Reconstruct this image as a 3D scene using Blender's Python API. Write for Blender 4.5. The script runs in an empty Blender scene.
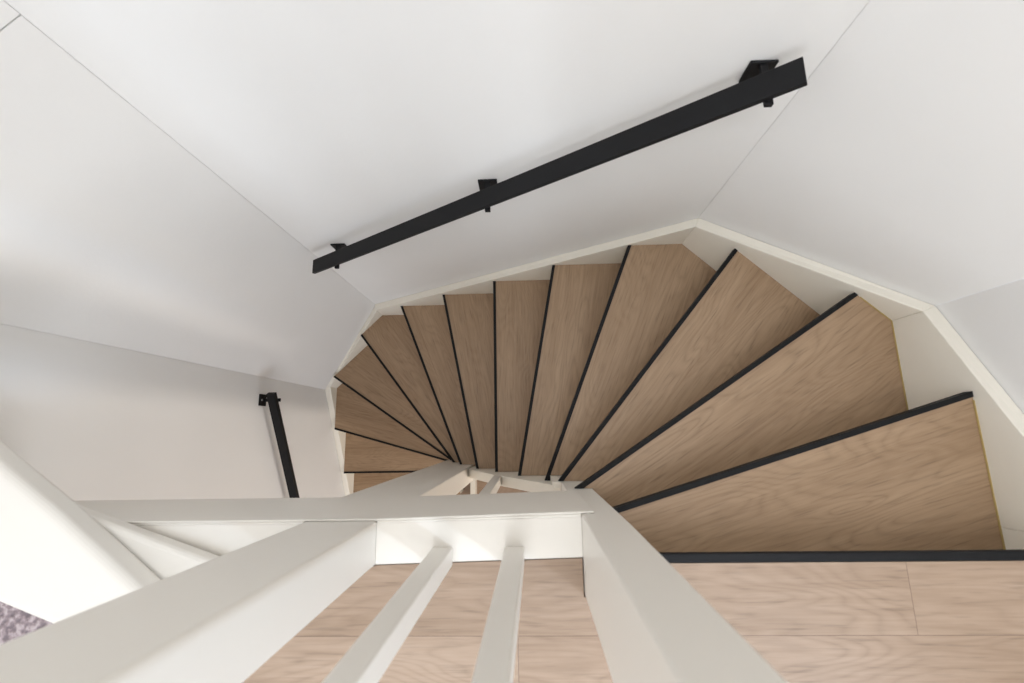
import bpy, bmesh, math, random
from mathutils import Vector, Matrix

random.seed(4)
scene = bpy.context.scene
COL = scene.collection
RISE = 0.19
CAM_H = 0.910976
Z_LOW = -14 * RISE            # lower hall floor
Z_CEIL = 2.35                 # ceiling above the landing

# ------------------------------------------------------------------ materials
def new_mat(name):
    m = bpy.data.materials.new(name)
    m.use_nodes = True
    nt = m.node_tree
    return m, nt, nt.nodes["Principled BSDF"]

def lin(r, g, b):
    def f(c):
        c /= 255.0
        return c / 12.92 if c <= 0.04045 else ((c + 0.055) / 1.055) ** 2.4
    return (f(r), f(g), f(b), 1.0)

def ramp(nt, stops):
    n = nt.nodes.new("ShaderNodeValToRGB")
    els = n.color_ramp.elements
    while len(els) > 1:
        els.remove(els[-1])
    els[0].position, els[0].color = stops[0]
    for p, c in stops[1:]:
        e = els.new(p)
        e.color = c
    return n

def paint(name, rgb, rough, bump=0.02, scale=60.0, mottle=0.03):
    m, nt, b = new_mat(name)
    tc = nt.nodes.new("ShaderNodeTexCoord")
    n = nt.nodes.new("ShaderNodeTexNoise")
    n.inputs["Scale"].default_value = 2.2
    n.inputs["Detail"].default_value = 4
    nt.links.new(tc.outputs["Object"], n.inputs["Vector"])
    c = lin(*rgb)
    d = tuple(x * (1 - mottle) for x in c[:3]) + (1,)
    r = ramp(nt, [(0.35, d), (0.65, c)])
    nt.links.new(n.outputs["Fac"], r.inputs["Fac"])
    nt.links.new(r.outputs["Color"], b.inputs["Base Color"])
    n2 = nt.nodes.new("ShaderNodeTexNoise")
    n2.inputs["Scale"].default_value = scale
    n2.inputs["Detail"].default_value = 3
    nt.links.new(tc.outputs["Object"], n2.inputs["Vector"])
    bp = nt.nodes.new("ShaderNodeBump")
    bp.inputs["Strength"].default_value = bump
    bp.inputs["Distance"].default_value = 0.01
    nt.links.new(n2.outputs["Fac"], bp.inputs["Height"])
    nt.links.new(bp.outputs["Normal"], b.inputs["Normal"])
    b.inputs["Roughness"].default_value = rough
    return m

def math_node(nt, op, a=None, b=None):
    n = nt.nodes.new("ShaderNodeMath")
    n.operation = op
    for i, v in enumerate((a, b)):
        if v is None:
            continue
        if isinstance(v, (int, float)):
            n.inputs[i].default_value = v
        else:
            nt.links.new(v, n.inputs[i])
    return n.outputs[0]

def oak(name, planks=False, gain=(1, 1, 1)):
    """Grain runs along local X. planks=True adds floorboard seams in the XY plane."""
    m, nt, b = new_mat(name)
    N, L = nt.nodes, nt.links
    tc = N.new("ShaderNodeTexCoord")
    sep = N.new("ShaderNodeSeparateXYZ")
    L.new(tc.outputs["Object"], sep.inputs[0])
    oi = N.new("ShaderNodeObjectInfo")
    if planks:
        row = math_node(nt, "FLOOR", math_node(nt, "DIVIDE", math_node(nt, "ADD", sep.outputs[1], 0.36), 0.19))
        shift = math_node(nt, "MULTIPLY", math_node(nt, "ADD", row, 1.0), 0.552)
        xs = math_node(nt, "DIVIDE", math_node(nt, "ADD", math_node(nt, "ADD", sep.outputs[0], 0.03 + 1.25 * 3), shift), 1.25)
        colm = math_node(nt, "FLOOR", xs)
        cmb = N.new("ShaderNodeCombineXYZ")
        L.new(row, cmb.inputs[0]); L.new(colm, cmb.inputs[1])
        wn = N.new("ShaderNodeTexWhiteNoise")
        L.new(cmb.outputs[0], wn.inputs["Vector"])
        rnd = wn.outputs["Value"]
    else:
        rnd = oi.outputs["Random"]
    # offset so that each board has its own figure
    off = N.new("ShaderNodeCombineXYZ")
    L.new(math_node(nt, "MULTIPLY", rnd, 37.0), off.inputs[0])
    L.new(math_node(nt, "MULTIPLY", rnd, 91.0), off.inputs[1])
    add = N.new("ShaderNodeVectorMath"); add.operation = "ADD"
    L.new(tc.outputs["Object"], add.inputs[0]); L.new(off.outputs[0], add.inputs[1])

    def stretched(sx, sy, detail, rough=0.55, dist=0.0):
        mp = N.new("ShaderNodeMapping")
        mp.inputs["Scale"].default_value = (sx, sy, 1.0)
        L.new(add.outputs[0], mp.inputs["Vector"])
        n = N.new("ShaderNodeTexNoise")
        n.inputs["Scale"].default_value = 1.0
        n.inputs["Detail"].default_value = detail
        n.inputs["Roughness"].default_value = rough
        n.inputs["Distortion"].default_value = dist
        L.new(mp.outputs[0], n.inputs["Vector"])
        return n
    broad = stretched(0.9, 7.5, 3, 0.5, 0.15)
    # cathedral figure: contour lines of a slow stretched field
    slow = stretched(1.5, 7.0, 2.5, 0.4, 0.25)
    ring = math_node(nt, "FRACT", math_node(nt, "MULTIPLY", slow.outputs["Fac"], 24.0))
    ring = math_node(nt, "ABSOLUTE", math_node(nt, "SUBTRACT", ring, 0.5))
    fine = stretched(3.2, 85.0, 5, 0.72, 0.1)
    cross = stretched(12.0, 70.0, 3, 0.6, 0.2)
    knot = stretched(5.0, 9.0, 2, 0.5, 0.0)
    fac = math_node(nt, "MULTIPLY", broad.outputs["Fac"], 0.42)
    fac = math_node(nt, "ADD", fac, math_node(nt, "MULTIPLY", ring, 0.12))
    fac = math_node(nt, "ADD", fac, math_node(nt, "MULTIPLY", fine.outputs["Fac"], 0.46))
    fac = math_node(nt, "ADD", fac, math_node(nt, "MULTIPLY", cross.outputs["Fac"], 0.10))
    kn = math_node(nt, "MULTIPLY", math_node(nt, "MAXIMUM", math_node(nt, "SUBTRACT", knot.outputs["Fac"], 0.70), 0.0), -1.6)
    fac = math_node(nt, "ADD", fac, kn)
    fac = math_node(nt, "ADD", fac, math_node(nt, "MULTIPLY", math_node(nt, "SUBTRACT", rnd, 0.5), 0.07))
    g = gain
    def c(r, gg, bb):
        q = lin(r, gg, bb)
        return tuple(min(1, x * k) for x, k in zip(q[:3], g)) + (1,)
    r = ramp(nt, [(0.18, c(116, 91, 70)), (0.45, c(156, 130, 106)), (0.60, c(172, 146, 122)), (0.88, c(190, 166, 144))])
    L.new(fac, r.inputs["Fac"])
    colour = r.outputs["Color"]
    # thin dark latewood lines in the cathedral figure, and open pores along the grain
    ln = math_node(nt, "MAXIMUM", math_node(nt, "SUBTRACT", 1.0, math_node(nt, "MULTIPLY", ring, 5.0)), 0.0)
    msk = math_node(nt, "MINIMUM", math_node(nt, "MAXIMUM", math_node(nt, "MULTIPLY", math_node(nt, "SUBTRACT", broad.outputs["Fac"], 0.42), 5.0), 0.0), 1.0)
    ln = math_node(nt, "MULTIPLY", math_node(nt, "MULTIPLY", ln, msk), 0.12 if not planks else 0.08)
    pore = stretched(11.0, 170.0, 2, 0.5, 0.05)
    po = math_node(nt, "MINIMUM", math_node(nt, "MAXIMUM", math_node(nt, "MULTIPLY", math_node(nt, "SUBTRACT", pore.outputs["Fac"], 0.56), 8.0), 0.0), 1.0)
    dark = math_node(nt, "SUBTRACT", 1.0, math_node(nt, "ADD", ln, math_node(nt, "MULTIPLY", po, 0.18)))
    mul = N.new("ShaderNodeMix"); mul.data_type = "RGBA"; mul.blend_type = "MULTIPLY"; mul.inputs[0].default_value = 1.0
    L.new(colour, mul.inputs[6]); L.new(dark, mul.inputs[7])
    colour = mul.outputs[2]
    if planks:
        fy = math_node(nt, "FRACT", math_node(nt, "DIVIDE", math_node(nt, "ADD", sep.outputs[1], 0.36), 0.19))
        dy = math_node(nt, "MULTIPLY", math_node(nt, "MINIMUM", fy, math_node(nt, "SUBTRACT", 1.0, fy)), 0.19)
        fx = math_node(nt, "FRACT", xs)
        dx = math_node(nt, "MULTIPLY", math_node(nt, "MINIMUM", fx, math_node(nt, "SUBTRACT", 1.0, fx)), 1.25)
        d = math_node(nt, "MINIMUM", dx, dy)
        seam = math_node(nt, "LESS_THAN", d, 0.0007)
        mx = N.new("ShaderNodeMix"); mx.data_type = "RGBA"
        L.new(math_node(nt, "MULTIPLY", seam, 0.55), mx.inputs[0])
        L.new(colour, mx.inputs[6]); mx.inputs[7].default_value = lin(86, 64, 50)
        colour = mx.outputs[2]
    L.new(colour, b.inputs["Base Color"])
    bp = N.new("ShaderNodeBump")
    bp.inputs["Strength"].default_value = 0.12
    bp.inputs["Distance"].default_value = 0.002
    L.new(fine.outputs["Fac"], bp.inputs["Height"])
    L.new(bp.outputs["Normal"], b.inputs["Normal"])
    b.inputs["Roughness"].default_value = 0.5
    return m

M_WALL = paint("wall_paint", (237, 235, 232), 0.6, 0.03, 90)
M_TRIM = paint("cream_gloss_paint", (240, 234, 221), 0.42, 0.05, 28, 0.02)
M_POST = paint("white_gloss_paint", (231, 225, 215), 0.4, 0.04, 30, 0.02)
M_BLACK = paint("black_powder_coat", (20, 20, 22), 0.55, 0.02, 300, 0.08)
M_NOSE = paint("black_nosing", (17, 17, 19), 0.6, 0.05, 220, 0.1)
for m_ in (M_BLACK, M_NOSE):
    m_.node_tree.nodes["Principled BSDF"].inputs["Specular IOR Level"].default_value = 0.25
M_STEEL = paint("bright_screw_steel", (190, 190, 190), 0.3)
M_STEEL.node_tree.nodes["Principled BSDF"].inputs["Metallic"].default_value = 1.0
M_CAULK = paint("ochre_sealant", (176, 152, 96), 0.6)
M_OAK = oak("oak_tread", False, (0.96, 0.93, 0.84))
M_FLOOR = oak("oak_floorboards", True, (0.93, 0.955, 1.0))
M_CEIL = paint("ceiling_paint", (240, 239, 238), 0.8)

def carpet_mat():
    m, nt, b = new_mat("heathered_carpet")
    tc = nt.nodes.new("ShaderNodeTexCoord")
    n = nt.nodes.new("ShaderNodeTexNoise")
    n.inputs["Scale"].default_value = 90
    n.inputs["Detail"].default_value = 3
    nt.links.new(tc.outputs["Object"], n.inputs["Vector"])
    r = ramp(nt, [(0.38, lin(122, 110, 113)), (0.5, lin(150, 134, 136)), (0.62, lin(186, 172, 172))])
    nt.links.new(n.outputs["Fac"], r.inputs["Fac"])
    nt.links.new(r.outputs["Color"], b.inputs["Base Color"])
    bp = nt.nodes.new("ShaderNodeBump"); bp.inputs["Strength"].default_value = 0.8; bp.inputs["Distance"].default_value = 0.01
    nt.links.new(n.outputs["Fac"], bp.inputs["Height"]); nt.links.new(bp.outputs["Normal"], b.inputs["Normal"])
    b.inputs["Roughness"].default_value = 0.95
    return m
M_RUG = carpet_mat()

# ------------------------------------------------------------------ mesh helpers
def link(name, bm, mat, parent=None, bevel=0.0, seg=2, frame=None):
    """frame: (origin Vector, angle) - vertices are given in world space and moved into it."""
    bmesh.ops.remove_doubles(bm, verts=bm.verts, dist=1e-6)
    bmesh.ops.recalc_face_normals(bm, faces=bm.faces)
    me = bpy.data.meshes.new(name)
    if frame is not None:
        mw = Matrix.Translation(frame[0]) @ Matrix.Rotation(frame[1], 4, "Z")
        bm.transform(mw.inverted())
    bm.to_mesh(me)
    bm.free()
    me.materials.append(mat)
    o = bpy.data.objects.new(name, me)
    COL.objects.link(o)
    if frame is not None:
        o.matrix_world = mw
    if parent is not None:
        o.parent = parent
        o.matrix_parent_inverse = Matrix.Identity(4)
        o.location = o.location - parent.location if frame is None else (Vector(frame[0]) - parent.location)
        if frame is None:
            o.location = -parent.location
    if bevel > 0:
        md = o.modifiers.new("bevel", "BEVEL")
        md.width = bevel
        md.segments = seg
        md.limit_method = "ANGLE"
        md.angle_limit = math.radians(35)
        md.harden_normals = False
    return o

def prism_z(bm, poly, z0, z1):
    lo = [bm.verts.new((x, y, z0)) for x, y in poly]
    hi = [bm.verts.new((x, y, z1)) for x, y in poly]
    n = len(poly)
    bm.faces.new(lo); bm.faces.new(hi)
    for i in range(n):
        bm.faces.new((lo[i], lo[(i + 1) % n], hi[(i + 1) % n], hi[i]))

def prism_y(bm, poly_xz, y0, y1):
    a = [bm.verts.new((x, y0, z)) for x, z in poly_xz]
    b = [bm.verts.new((x, y1, z)) for x, z in poly_xz]
    n = len(poly_xz)
    bm.faces.new(a); bm.faces.new(b)
    for i in range(n):
        bm.faces.new((a[i], a[(i + 1) % n], b[(i + 1) % n], b[i]))

def box(bm, x0, x1, y0, y1, z0, z1):
    prism_z(bm, [(x0, y0), (x1, y0), (x1, y1), (x0, y1)], z0, z1)

def hexa(bm, pts):
    """8 points: four of the bottom ring, four of the top ring."""
    v = [bm.verts.new(p) for p in pts]
    for f in ((0, 1, 2, 3), (4, 5, 6, 7), (0, 1, 5, 4), (1, 2, 6, 5), (2, 3, 7, 6), (3, 0, 4, 7)):
        bm.faces.new([v[i] for i in f])

def empty(name, loc, label, cat, group=None):
    o = bpy.data.objects.new(name, None)
    o.empty_display_size = 0.1
    COL.objects.link(o)
    o.location = loc
    o["label"] = label
    o["category"] = cat
    if group:
        o["group"] = group
    return o

def structure(o, label, cat):
    o["kind"] = "structure"
    o["label"] = label
    o["category"] = cat
    return o

def one_mesh(fn, *a):
    bm = bmesh.new()
    fn(bm, *a)
    return bm

# ------------------------------------------------------------------ plan
# inside faces of the wall stringers
XL, XR, YB = -1.2695, 1.0190, 0.6919
A = Vector((-0.860, YB)); C = Vector((XL, 0.302))
B = Vector((0.5954, YB)); D = Vector((XR, 0.2865))
TS = 0.035
# wall faces
WL, WR, WB = XL - TS, XR + TS, YB + TS
A2 = Vector((-0.868, WB)); C2 = Vector((WL, 0.284))
B2 = Vector((0.6095, WB)); D2 = Vector((WR, 0.3005))
Y_FRONT = -2.7
WT = 0.06

# ------------------------------------------------------------------ room shell
GAP = 0.0004
def wall_slab(name, p, q, z0, z1, label, gap0=GAP, gap1=GAP, zcut=None):
    """slab from p to q, inside face on the stairwell side (right of p->q is outside)."""
    d = (q - p).normalized()
    n = Vector((-d.y, d.x))          # towards outside when walking clockwise seen from above
    p1, q1 = p + d * gap0, q - d * gap1
    bm = bmesh.new()
    segs = [(z0, z1)] if zcut is None else [(z0, zcut - 0.0012), (zcut + 0.0012, z1)]
    FACE = 0.010                     # facing board with a hairline joint, then a mitred backing
    for a, b in segs:
        po, qo = p1 + n * FACE, q1 + n * FACE
        prism_z(bm, [tuple(p1), tuple(q1), tuple(qo), tuple(po)], a, b)
    t = math.tan(math.radians(22.5))
    e0, e1 = (t if gap0 else 0.0), (t if gap1 else 0.0)
    prism_z(bm, [tuple(p - d * FACE * e0 + n * FACE), tuple(q + d * FACE * e1 + n * FACE),
                 tuple(q + d * WT * e1 + n * WT), tuple(p - d * WT * e0 + n * WT)], z0, z1)
    if zcut is not None:
        prism_z(bm, [tuple(p1 + n * 0.006), tuple(q1 + n * 0.006), tuple(q1 + n * FACE), tuple(p1 + n * FACE)], zcut - 0.0012, zcut + 0.0012)
    o = link(name, bm, M_WALL)
    return structure(o, label, "wall")

ZB = Z_LOW - 0.05
wall_slab("wall_left", Vector((WL, Y_FRONT)), C2, ZB, Z_CEIL, "plain white wall panel left of the stairs carrying the lower handrail", gap0=0)
wall_slab("wall_left_diagonal", C2, A2, ZB, Z_CEIL, "diagonal white wall panel at the upper left with window light streaks", zcut=0.268)
wall_slab("wall_back", A2, B2, ZB, Z_CEIL, "large white wall panel behind the stairs carrying the long handrail")
wall_slab("wall_right_diagonal", B2, D2, ZB, Z_CEIL, "diagonal white wall panel at the upper right above the wide winders")
wall_slab("wall_right", D2, Vector((WR, -0.62)), ZB, Z_CEIL, "white wall panel at the right edge beside the top step", gap0=0.0, gap1=0)
# landing side of the right wall with a window opening, and the closing walls behind
WY0, WY1, WZ0, WZ1 = -1.16, -0.92, 0.45, 1.55
bm = bmesh.new()
box(bm, WR, WR + WT, Y_FRONT, WY0, ZB, Z_CEIL)
box(bm, WR, WR + WT, WY1, -0.62, ZB, Z_CEIL)
box(bm, WR, WR + WT, WY0, WY1, -0.5, WZ0)  # opening left below this is added to let the hall side fill in
box(bm, WR, WR + WT, WY0, WY1, ZB, -2.2)
box(bm, WR, WR + WT, WY0, WY1, WZ1, Z_CEIL)
structure(link("wall_right_landing", bm, M_WALL), "white wall with a window on the right of the landing", "wall")
bm = bmesh.new()
VX0, VX1, VZ0, VZ1 = -1.15, 0.35, 0.35, 2.05
box(bm, WL, VX0, Y_FRONT - WT, Y_FRONT, -0.02, Z_CEIL)
box(bm, VX1, WR, Y_FRONT - WT, Y_FRONT, -0.02, Z_CEIL)
box(bm, VX0, VX1, Y_FRONT - WT, Y_FRONT, -0.02, VZ0)
box(bm, VX0, VX1, Y_FRONT - WT, Y_FRONT, VZ1, Z_CEIL)
structure(link("wall_front", bm, M_WALL), "white wall with a broad window at the far end of the landing", "wall")
bm = bmesh.new()
box(bm, WL, -1.15, Y_FRONT - WT, Y_FRONT, ZB, -0.02)
box(bm, 0.3, WR, Y_FRONT - WT, Y_FRONT, ZB, -0.02)
box(bm, -1.15, 0.3, Y_FRONT - WT, Y_FRONT, -0.5, -0.02)
structure(link("wall_front_lower", bm, M_WALL), "white wall with a doorway in the hall below", "wall")
bm = bmesh.new()
fx0, fx1 = WR + 0.01, WR + 0.05
box(bm, fx0, fx1, WY0, WY0 + 0.02, WZ0, WZ1)
box(bm, fx0, fx1, WY1 - 0.02, WY1, WZ0, WZ1)
box(bm, fx0, fx1, WY0 + 0.02, WY1 - 0.02, WZ0, WZ0 + 0.05)
box(bm, fx0, fx1, WY0 + 0.02, WY1 - 0.02, WZ1 - 0.05, WZ1)
structure(link("window_1", bm, M_POST), "white window frame on the right of the landing", "window")
bm = bmesh.new()
gy0, gy1 = Y_FRONT - 0.05, Y_FRONT - 0.01
box(bm, VX0, VX0 + 0.05, gy0, gy1, VZ0, VZ1)
box(bm, VX1 - 0.05, VX1, gy0, gy1, VZ0, VZ1)
box(bm, VX0 + 0.05, VX1 - 0.05, gy0, gy1, VZ0, VZ0 + 0.05)
box(bm, VX0 + 0.05, VX1 - 0.05, gy0, gy1, VZ1 - 0.05, VZ1)
structure(link("window_2", bm, M_POST), "broad white window frame at the far end of the landing", "window")
# ceiling with an unseen opening added for the overhead fill lamp
RX0, RX1, RY0, RY1 = -0.4, 0.9, -0.95, 0.05
bm = bmesh.new()
box(bm, WL - WT, RX0, Y_FRONT - WT, WB + WT, Z_CEIL, Z_CEIL + 0.1)
box(bm, RX1, WR + WT, Y_FRONT - WT, WB + WT, Z_CEIL, Z_CEIL + 0.1)
box(bm, RX0, RX1, Y_FRONT - WT, RY0, Z_CEIL, Z_CEIL + 0.1)
box(bm, RX0, RX1, RY1, WB + WT, Z_CEIL, Z_CEIL + 0.1)
structure(link("ceiling", bm, M_CEIL), "white ceiling with an added opening for a fill light above the landing", "ceiling")

# landing floor (a thick slab, boards on top) and hall floor
NX0, NX1 = 0.093, 0.165          # right newel in plan
bm = bmesh.new()
prism_z(bm, [(WL, Y_FRONT), (WR, Y_FRONT), (WR, -0.2405), (NX1 + 0.001, -0.2405), (NX1 + 0.001, -0.297), (NX0 - 0.002, -0.297),
             (NX0 - 0.002, -0.2305), (-0.2945, -0.2405), (-0.2945, -0.2425), (-0.4355, -0.2425), (-0.4355, -0.2405), (WL, -0.2405)], -0.03, 0.0)
prism_z(bm, [(WL, Y_FRONT), (WR, Y_FRONT), (WR, -0.297), (NX0 - 0.002, -0.297),
             (NX0 - 0.002, -0.2305), (-0.2945, -0.2405), (-0.2945, -0.2425), (-0.4355, -0.2425), (-0.4355, -0.2405), (WL, -0.2405)], -0.304, -0.0301)
structure(link("floor", bm, M_FLOOR), "light oak plank floor of the upper landing", "floor")
bm = bmesh.new()
box(bm, WL, WR, Y_FRONT, WB, Z_LOW - 0.05, Z_LOW)
structure(link("floor_lower", bm, M_FLOOR), "oak plank floor of the hall below the stairs", "floor")

# ------------------------------------------------------------------ staircase
stair = empty("winder_staircase", (0.0, 0.2, Z_LOW),
              "winding staircase of oak treads with black nosings between white walls", "staircase")

XPL0, XPL1 = -0.505, -0.295       # broad left newel in plan (lower part)
YP = -0.162                       # left newel face; YS: inner string face; YR: right newel face
YS, YR = -0.169, -0.153           # face of the newels towards the stairs
Outer = {0: (XR, -0.224), 1: (XR, 0.071), 2: (0.932, 0.370), 3: (0.703, 0.5885), 4: (0.395, YB), 5: (0.115, YB), 6: (-0.152, YB),
         7: (-0.426, YB), 8: (-0.695, YB), 9: (-0.970, 0.5615), 10: (-1.194, 0.3355), 11: (XL, 0.037), 12: (XL, -0.256), 13: (XL, -0.470)}
Inner = {0: (NX1, -0.224), 1: (NX1, -0.183), 2: (0.121, YR), 3: (0.087, YR), 4: (0.051, YS), 5: (-0.048, YS), 6: (-0.151, YS),
         7: (-0.254, YS), 8: (-0.360, YP), 9: (-0.427, YP), 10: (-0.470, YP), 11: (XPL0, -0.183), 12: (XPL0, -0.256), 13: (XPL0, -0.470)}
# snap the outer ends onto the stringer faces
def on_line(p, a, b):
    p = Vector(p); d = (b - a).normalized()
    return a + d * (p - a).dot(d)
for k in (2, 3):
    Outer[k] = tuple(on_line(Outer[k], B, D))
for k in (9, 10):
    Outer[k] = tuple(on_line(Outer[k], A, C))
OUT_PATH = [Vector((XL, -0.75)), C, A, B, D, Vector((XR, -0.75))]
IN_PATH = [Vector((XPL0 - 0.001, -0.75)), Vector((XPL0 - 0.001, YP + 0.001)), Vector((XPL1 + 0.001, YP + 0.001)), Vector((XPL1 + 0.001, YS)),
           Vector((0.067, YS)), Vector((0.067, YR + 0.001)), Vector((NX1 + 0.001, YR + 0.001)), Vector((NX1 + 0.001, -0.75))]

def hit(path, p, d):
    """first crossing of the ray p + t d with a polyline -> (arc parameter, point)"""
    best = None
    for i, (a, b) in enumerate(zip(path[:-1], path[1:])):
        e = b - a
        den = d.x * e.y - d.y * e.x
        if abs(den) < 1e-9:
            continue
        r = a - p
        t = (r.x * e.y - r.y * e.x) / den
        u = (r.x * d.y - r.y * d.x) / den
        if t > 0 and -1e-6 <= u <= 1 + 1e-6 and (best is None or t < best[0]):
            best = (t, i + u, p + d * t)
    return best[1], best[2]

def between(path, s0, s1):
    """path corners strictly between two arc parameters, in order from s0 to s1"""
    ks = [i for i in range(len(path)) if min(s0, s1) + 1e-4 < i < max(s0, s1) - 1e-4]
    if s1 < s0:
        ks.reverse()
    return [path[i] for i in ks]

def line(k):
    o, i = Vector(Outer[k]), Vector(Inner[k])
    d = (o - i).normalized()
    n = Vector((d.y, -d.x))                        # towards the riser behind (up the stairs)
    return (o + i) / 2, d, n

def strip(k, s0, s1, path_gap=0.0):
    """outline of the band between offsets s0 < s1 behind nosing k (or between two nosings)"""
    (ka, sa), (kb, sb) = s0, s1
    m0, d0, n0 = line(ka); m1, d1, n1 = line(kb)
    a_in, p_in = hit(IN_PATH, m0 + n0 * sa, -d0); a_out, p_out = hit(OUT_PATH, m0 + n0 * sa, d0)
    b_in, q_in = hit(IN_PATH, m1 + n1 * sb, -d1); b_out, q_out = hit(OUT_PATH, m1 + n1 * sb, d1)
    return ([p_in, p_out] + between(OUT_PATH, a_out, b_out) + [q_out, q_in] + between(IN_PATH, b_in, a_in))

SETBACK = 0.056
cen = Vector((-0.1, 0.15))
for k in range(1, 14):
    m, d, nb = line(k)
    z = -k * RISE
    bm = bmesh.new()
    prism_z(bm, [tuple(p) for p in strip(k, (k, 0.0), (k - 1, SETBACK))], z - 0.024, z)
    frame = (Vector((m.x, m.y, z)), math.atan2(d.y, d.x))
    t = link("tread", bm, M_OAK, stair, frame=frame)
    # black nosing profile: 16 mm on top, lip over the front
    bm = bmesh.new()
    prism_z(bm, [tuple(p) for p in strip(k, (k, -0.003), (k, 0.0092))], z + 0.0003, z + 0.0026)
    prism_z(bm, [tuple(p) for p in strip(k, (k, -0.003), (k, -0.0003))], z - 0.020, z + 0.0004)
    nz = link("nosing_strip", bm, M_NOSE, None, frame=frame)
    nz.parent = t
    nz.location = (0, 0, 0); nz.rotation_euler = (0, 0, 0)
    if k in (1, 2):                                 # ochre sealant bead along the stringer
        m0, d0, n0 = line(k); m1, d1, n1 = line(k - 1)
        a_out, p_out = hit(OUT_PATH, m0 + n0 * 0.016, d0)
        b_out, q_out = hit(OUT_PATH, m1 + n1 * SETBACK, d1)
        run = [p_out] + between(OUT_PATH, a_out, b_out) + [q_out]
        bm = bmesh.new()
        for p, q in zip(run[:-1], run[1:]):
            dq = (q - p).normalized(); nn = Vector((-dq.y, dq.x))
            if nn.dot(cen - p) < 0:
                nn = -nn
            prism_z(bm, [tuple(p), tuple(q), tuple(q + nn * 0.0025), tuple(p + nn * 0.0025)], z + 0.0002, z + 0.003)
        s = link("sealant_bead", bm, M_CAULK, None, frame=frame)
        s.parent = t; s.location = (0, 0, 0); s.rotation_euler = (0, 0, 0)
        s["label"] = "ochre sealant bead"

# risers, set back under each nosing
for k in range(0, 14):
    zt = -k * RISE - 0.0245 if k else -0.0305
    bm = bmesh.new()
    prism_z(bm, [tuple(p) for p in strip(k, (k, SETBACK - 0.012), (k, SETBACK - 0.001))], -(k + 1) * RISE + 0.0005, zt)
    link("riser", bm, M_TRIM, stair)
# landing nosing
bm = bmesh.new()
box(bm, NX1 + 0.0015, WR - 0.001, -0.2400, -0.2235, -0.011, 0.0012)
o = link("landing_nosing", bm, M_NOSE, stair, 0.002)

# wall stringers: inside line, wall line, top heights
def stringer(name, p, q, pw, qw, zp, zq, depth=0.34, tail=None):
    bm = bmesh.new()
    zs = [zp, zq]
    lo = [max(zp - depth, Z_LOW), max(zq - depth, Z_LOW)]
    hexa(bm, [(*p, lo[0]), (*q, lo[1]), (*qw, lo[1]), (*pw, lo[0]), (*p, zp), (*q, zq), (*qw, zq), (*pw, zp)])
    if tail is not None:                           # runs on under the landing edge
        box(bm, XR, WR - hair, tail, q[1] - 0.0001, -0.30, -0.032)
    o = link(name, bm, M_TRIM, stair, 0.0025)
    return o
hair = 0.0008
def inset(p):      # keep a hair off the wall
    c2 = Vector((-0.1, 0.0)); v = (c2 - Vector(p)).normalized()
    return Vector(p) + v * hair
a2, b2, c2, d2 = inset(A2), inset(B2), inset(C2), inset(D2)
stringer("wall_stringer", Vector((XL, -0.62)), C, Vector((WL + hair, -0.62)), c2, -2.53, -1.985)
stringer("wall_stringer", C, A, c2, a2, -1.985, -1.605)
stringer("wall_stringer", A, B, a2, b2, -1.590, -0.612)
stringer("wall_stringer", B, D, b2, d2, -0.612, -0.275)
stringer("wall_stringer", D, Vector((XR, -0.222)), d2, Vector((WR - hair, -0.222)), -0.275, 0.012, tail=-0.295)

# inner stringer between the newels, sloping steeply
bm = bmesh.new()
xs = [(-0.294, -1.32), (-0.121, -0.965), (-0.052, -0.855), (0.03, -0.705), (0.0925, -0.575)]
top = xs
botm = [(x, z - 0.30) for x, z in reversed(xs)]
prism_y(bm, top + botm, -0.208, YS - 0.0006)
box(bm, 0.068, NX0 - 0.0005, YS - 0.0005, YR, -1.0, -0.548)
link("inner_stringer", bm, M_TRIM, stair, 0.002)
# baluster of the inner well, standing on the inner stringer up to the landing beam
bm = bmesh.new()
prism_y(bm, [(-0.149, -1.022), (-0.117, -0.957), (-0.117, -0.306), (-0.149, -0.306)], -0.203, -0.170)
link("baluster", bm, M_POST, stair, 0.002)

# ------------------------------------------------------------------ landing balustrade
rail = empty("landing_balustrade", (-0.2, -0.2, 0.0),
             "white painted landing balustrade of heavy square posts and slim balusters", "balustrade")
TOPZ = 1.28
bm = bmesh.new()
prism_y(bm, [(-0.505, Z_LOW), (-0.295, Z_LOW), (-0.295, 0.05), (-0.295, TOPZ), (-0.435, TOPZ), (-0.435, 0.05), (-0.435, -0.32), (-0.505, -0.32)], -0.241, YP)
for v in bm.verts:
    if v.co.z > 1.0 and v.co.y < -0.2:
        v.co.y -= 0.015
o = link("newel_post", bm, M_POST, rail, 0.004, 3)
o["label"] = "broad newel post on the left"
bm = bmesh.new()
prism_y(bm, [(NX0, -1.05), (NX1, -1.05), (NX1, 0.1), (NX1 - 0.022, TOPZ), (NX0 - 0.010, TOPZ), (NX0, 0.1)], -0.296, YR)
o = link("newel_post", bm, M_POST, rail, 0.004, 3)
o["label"] = "deep newel post on the right"
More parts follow.
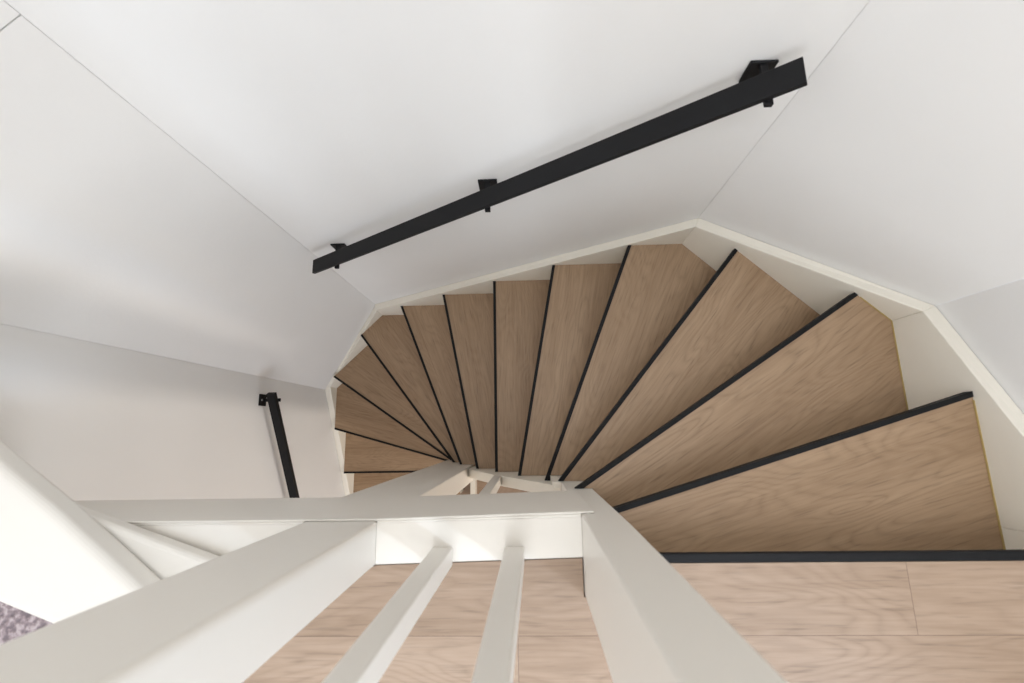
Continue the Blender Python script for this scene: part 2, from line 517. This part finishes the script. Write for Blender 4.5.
# beam along the edge of the well, on which the balusters stand
bm = bmesh.new()
prism_z(bm, [(WL + 0.001, -0.239), (-0.4355, -0.239), (-0.4355, -0.1662), (WL + 0.001, -0.1662)], -0.304, -0.001)
prism_z(bm, [(-0.2945, -0.239), (NX0 - 0.0005, -0.229), (NX0 - 0.0005, -0.1587), (-0.2945, -0.1662)], -0.304, -0.001)
link("bottom_rail", bm, M_POST, rail)
for x0, x1 in ((-0.187, -0.149), (-0.052, -0.016)):
    bm = bmesh.new()
    lean, t_ = (-0.004, 0.008) if x0 < -0.1 else (-0.014, 0.004)
    hexa(bm, [(x0, -0.242, -0.0005), (x1, -0.242, -0.0005), (x1, -0.209, -0.0005), (x0, -0.209, -0.0005),
              (x0 + t_ + lean, -0.232, TOPZ), (x1 - t_ + lean, -0.232, TOPZ), (x1 - t_ + lean, -0.209, TOPZ), (x0 + t_ + lean, -0.209, TOPZ)])
    link("baluster", bm, M_POST, rail, 0.003, 2)
bm = bmesh.new()
box(bm, -0.434, NX0, -0.255, -0.195, TOPZ - 0.05, TOPZ - 0.005)
link("handrail", bm, M_POST, rail, 0.008, 3)

# fascia board in front of the beam
bm = bmesh.new()
prism_z(bm, [(WL + 0.001, -0.1615), (-0.295, -0.1615), (0.094, -0.1525), (0.116, -0.1525), (0.116, -0.1475), (-0.295, -0.1575), (WL + 0.001, -0.1575)], -0.305, 0.002)
prism_z(bm, [(WL + 0.001, -0.166), (-0.4355, -0.166), (-0.4355, -0.1616), (WL + 0.001, -0.1616)], -0.305, 0.0005)
prism_z(bm, [(-0.2945, -0.166), (0.0925, -0.1585), (0.0925, -0.1526), (-0.2945, -0.1616)], -0.305, 0.0005)
structure(link("trim_1", bm, M_POST, None, 0.0025, 2), "long white fascia board along the edge of the stairwell", "trim")

# ------------------------------------------------------------------ stepped boxing left of the broad newel
ledge = empty("stepped_boxing", (-0.9, -0.2, 0.0),
              "white rounded stepped boxing on the landing left of the broad newel post", "boxing")
bm = bmesh.new()
prism_z(bm, [(-1.302, 0.0165), (-0.4365, -0.2675), (-0.4365, -0.335), (-0.66, -0.375), (-1.302, -0.17)], 0.003, 0.042)
link("lower_board", bm, M_POST, ledge, 0.012, 4)
bm = bmesh.new()
prism_z(bm, [(-1.302, 0.200), (-0.842, -0.113), (-0.560, -0.322), (-0.64, -0.361), (-1.302, -0.134)], 0.0425, 0.102)
link("upper_board", bm, M_POST, ledge, 0.015, 5)

# carpet on the landing beyond the boxing
bm = bmesh.new()
prism_z(bm, [(WL + 0.003, -0.19), (-0.70, -0.385), (-0.70, -1.3), (WL + 0.003, -1.3)], 0.0005, 0.012)
o = link("carpet", bm, M_RUG, None, 0.003)
o["label"] = "heathered mauve grey carpet on the floor behind the white stepped boxing"
o["category"] = "carpet"

bm = bmesh.new()
box(bm, -0.44, -0.405, -0.60, -0.245, Z_LOW + 0.0005, Z_LOW + 0.12)
structure(link("trim_2", bm, M_TRIM, None, 0.002), "low white trim on the hall floor seen through the narrow inner well", "trim")

# ------------------------------------------------------------------ wall handrails
def lerp(a, b, t):
    return a + (b - a) * t

def flat_bar(name, p0, p1, across, thick, parent):
    """bar whose top surface has the back edge p0->p1 and the width vector `across`."""
    bm = bmesh.new()
    d = (p1 - p0).normalized()
    dn = d.cross(across).normalized()
    if dn.z > 0:
        dn = -dn
    t = dn * thick
    hexa(bm, [p0 + t, p1 + t, p1 + t + across, p0 + t + across, p0, p1, p1 + across, p0 + across])
    return link(name, bm, M_BLACK, parent, 0.0015, 2)

def bracket(parent, wall_p, inward, along, plate_w, plate_h, arm_z, reach, bar_thick):
    """square wall plate, flat arm under the bar and an upturned tip; wall_p = plate top centre."""
    bm = bmesh.new()
    s = along * (plate_w / 2)
    down = Vector((0, 0, -plate_h))
    th = inward * 0.006
    wp = wall_p + inward * 0.0006
    hexa(bm, [wp - s + down, wp + s + down, wp + s + down + th, wp - s + down + th, wp - s, wp + s, wp + s + th, wp - s + th])
    s2 = along * 0.008
    z = arm_z
    q = Vector((wp.x, wp.y, z)); q2 = q + inward * reach
    dz = Vector((0, 0, -0.010))
    hexa(bm, [q - s2 + dz, q + s2 + dz, q2 + s2 + dz, q2 - s2 + dz, q - s2, q + s2, q2 + s2, q2 - s2])
    b = link("bracket", bm, M_BLACK, parent, 0.001, 1)
    bm = bmesh.new()
    c = wp + down * 0.28 + th
    mat = Matrix.Translation(c + inward * 0.0015) @ Vector((0, 0, 1)).rotation_difference(inward).to_matrix().to_4x4()
    bmesh.ops.create_uvsphere(bm, u_segments=16, v_segments=8, radius=0.0055, matrix=mat @ Matrix.Diagonal((1, 1, 0.5, 1)))
    sc = link("screw", bm, M_STEEL, None)
    sc.parent = b
    sc.location = (0, 0, 0)
    return b

r1 = empty("wall_handrail", (-0.16, 0.70, -0.35),
           "long black flat steel handrail on the back wall above the winders", "handrail", None)
P0 = Vector((-0.855, 0.691, -0.808)); P1 = Vector((0.535, 0.691, 0.138))
flat_bar("rail_bar", P0, P1, Vector((0, -0.056, 0)), 0.013, r1)
dirv = (P1 - P0)
for xb in (-0.727, -0.107, 0.490):
    zt = lerp(P0.z, P1.z, (xb - P0.x) / dirv.x)
    bracket(r1, Vector((xb, WB, zt - 0.014)), Vector((0, -1, 0)), Vector((1, 0, 0)), 0.056, 0.056, zt - 0.0175, 0.099, 0.013)

r2 = empty("wall_handrail", (-1.28, -0.3, -1.5),
           "shorter black steel handrail on the left wall disappearing behind the white fascia board", "handrail", None)
Q0 = Vector((-1.265, 0.196, -1.262)); Q1 = Vector((-1.265, -0.95, -1.925))
flat_bar("rail_bar", Q0, Q1, Vector((0.040, 0, 0)), 0.024, r2)
for yb in (0.172, -0.80):
    zt = lerp(Q0.z, Q1.z, (yb - Q0.y) / (Q1.y - Q0.y))
    bracket(r2, Vector((WL, yb, zt + 0.004)), Vector((1, 0, 0)), Vector((0, 1, 0)), 0.056, 0.056, zt - 0.030, 0.086, 0.02)

# ------------------------------------------------------------------ light
def area(name, loc, rot, sx, sy, power, col=(1, 1, 1)):
    l = bpy.data.lights.new(name, "AREA")
    l.shape = "RECTANGLE"; l.size = sx; l.size_y = sy
    l.energy = power; l.color = col
    o = bpy.data.objects.new(name, l); COL.objects.link(o)
    o.location = loc; o.rotation_euler = rot
    return o
area("window_daylight", (WR + 0.12, (WY0 + WY1) / 2, (WZ0 + WZ1) / 2), (0, math.radians(90), 0), WZ1 - WZ0, WY1 - WY0, 30, (0.62, 0.78, 1.0))
area("front_window_daylight", ((VX0 + VX1) / 2, Y_FRONT - 0.12, (VZ0 + VZ1) / 2), (math.radians(90), 0, 0), VX1 - VX0, VZ1 - VZ0, 34, (0.91, 0.95, 1.0))
area("ceiling_fill", ((RX0 + RX1) / 2, (RY0 + RY1) / 2, Z_CEIL + 0.09), (0, 0, 0), RX1 - RX0, RY1 - RY0, 21, (0.98, 0.99, 1.0))  # added fill lamp overhead, evens out treads and walls in the well
area("hall_daylight", (-0.42, Y_FRONT - 0.10, -1.55), (math.radians(90), 0, 0), 1.4, 2.0, 22, (0.84, 0.90, 1.0))
area("hall_side_fill", (WR + 0.12, (WY0 + WY1) / 2, -1.35), (0, math.radians(90), 0), 1.7, WY1 - WY0, 24, (1.0, 0.90, 0.79))  # added warm fill from an invented side opening, brightens the lower left wall
w = bpy.data.worlds.new("daylight"); scene.world = w
w.use_nodes = True
w.node_tree.nodes["Background"].inputs[0].default_value = (0.85, 0.92, 1.0, 1)
w.node_tree.nodes["Background"].inputs[1].default_value = 1.0

# ------------------------------------------------------------------ camera
cam = bpy.data.cameras.new("camera")
cam.sensor_fit = "HORIZONTAL"; cam.sensor_width = 36.0
cam.lens = 459.66245 / 1024 * 36.0
cam.clip_start = 0.02
cam.dof.use_dof = True; cam.dof.focus_distance = 2.1; cam.dof.aperture_fstop = 4.5
co = bpy.data.objects.new("camera", cam); COL.objects.link(co)
# columns: image right, image up, backwards
Rm = Matrix(((0.99913536, 0.02367201, 0.03417855),
             (-0.01665486, 0.98112483, -0.19265691),
             (-0.038094, 0.19192109, 0.98067076)))
co.matrix_world = Matrix.Translation((0, 0, CAM_H)) @ Rm.to_4x4()
scene.camera = co

vs = scene.view_settings
vs.view_transform = "Standard"; vs.look = "None"; vs.gamma = 1.0; vs.use_curve_mapping = False
vs.exposure = 0.02
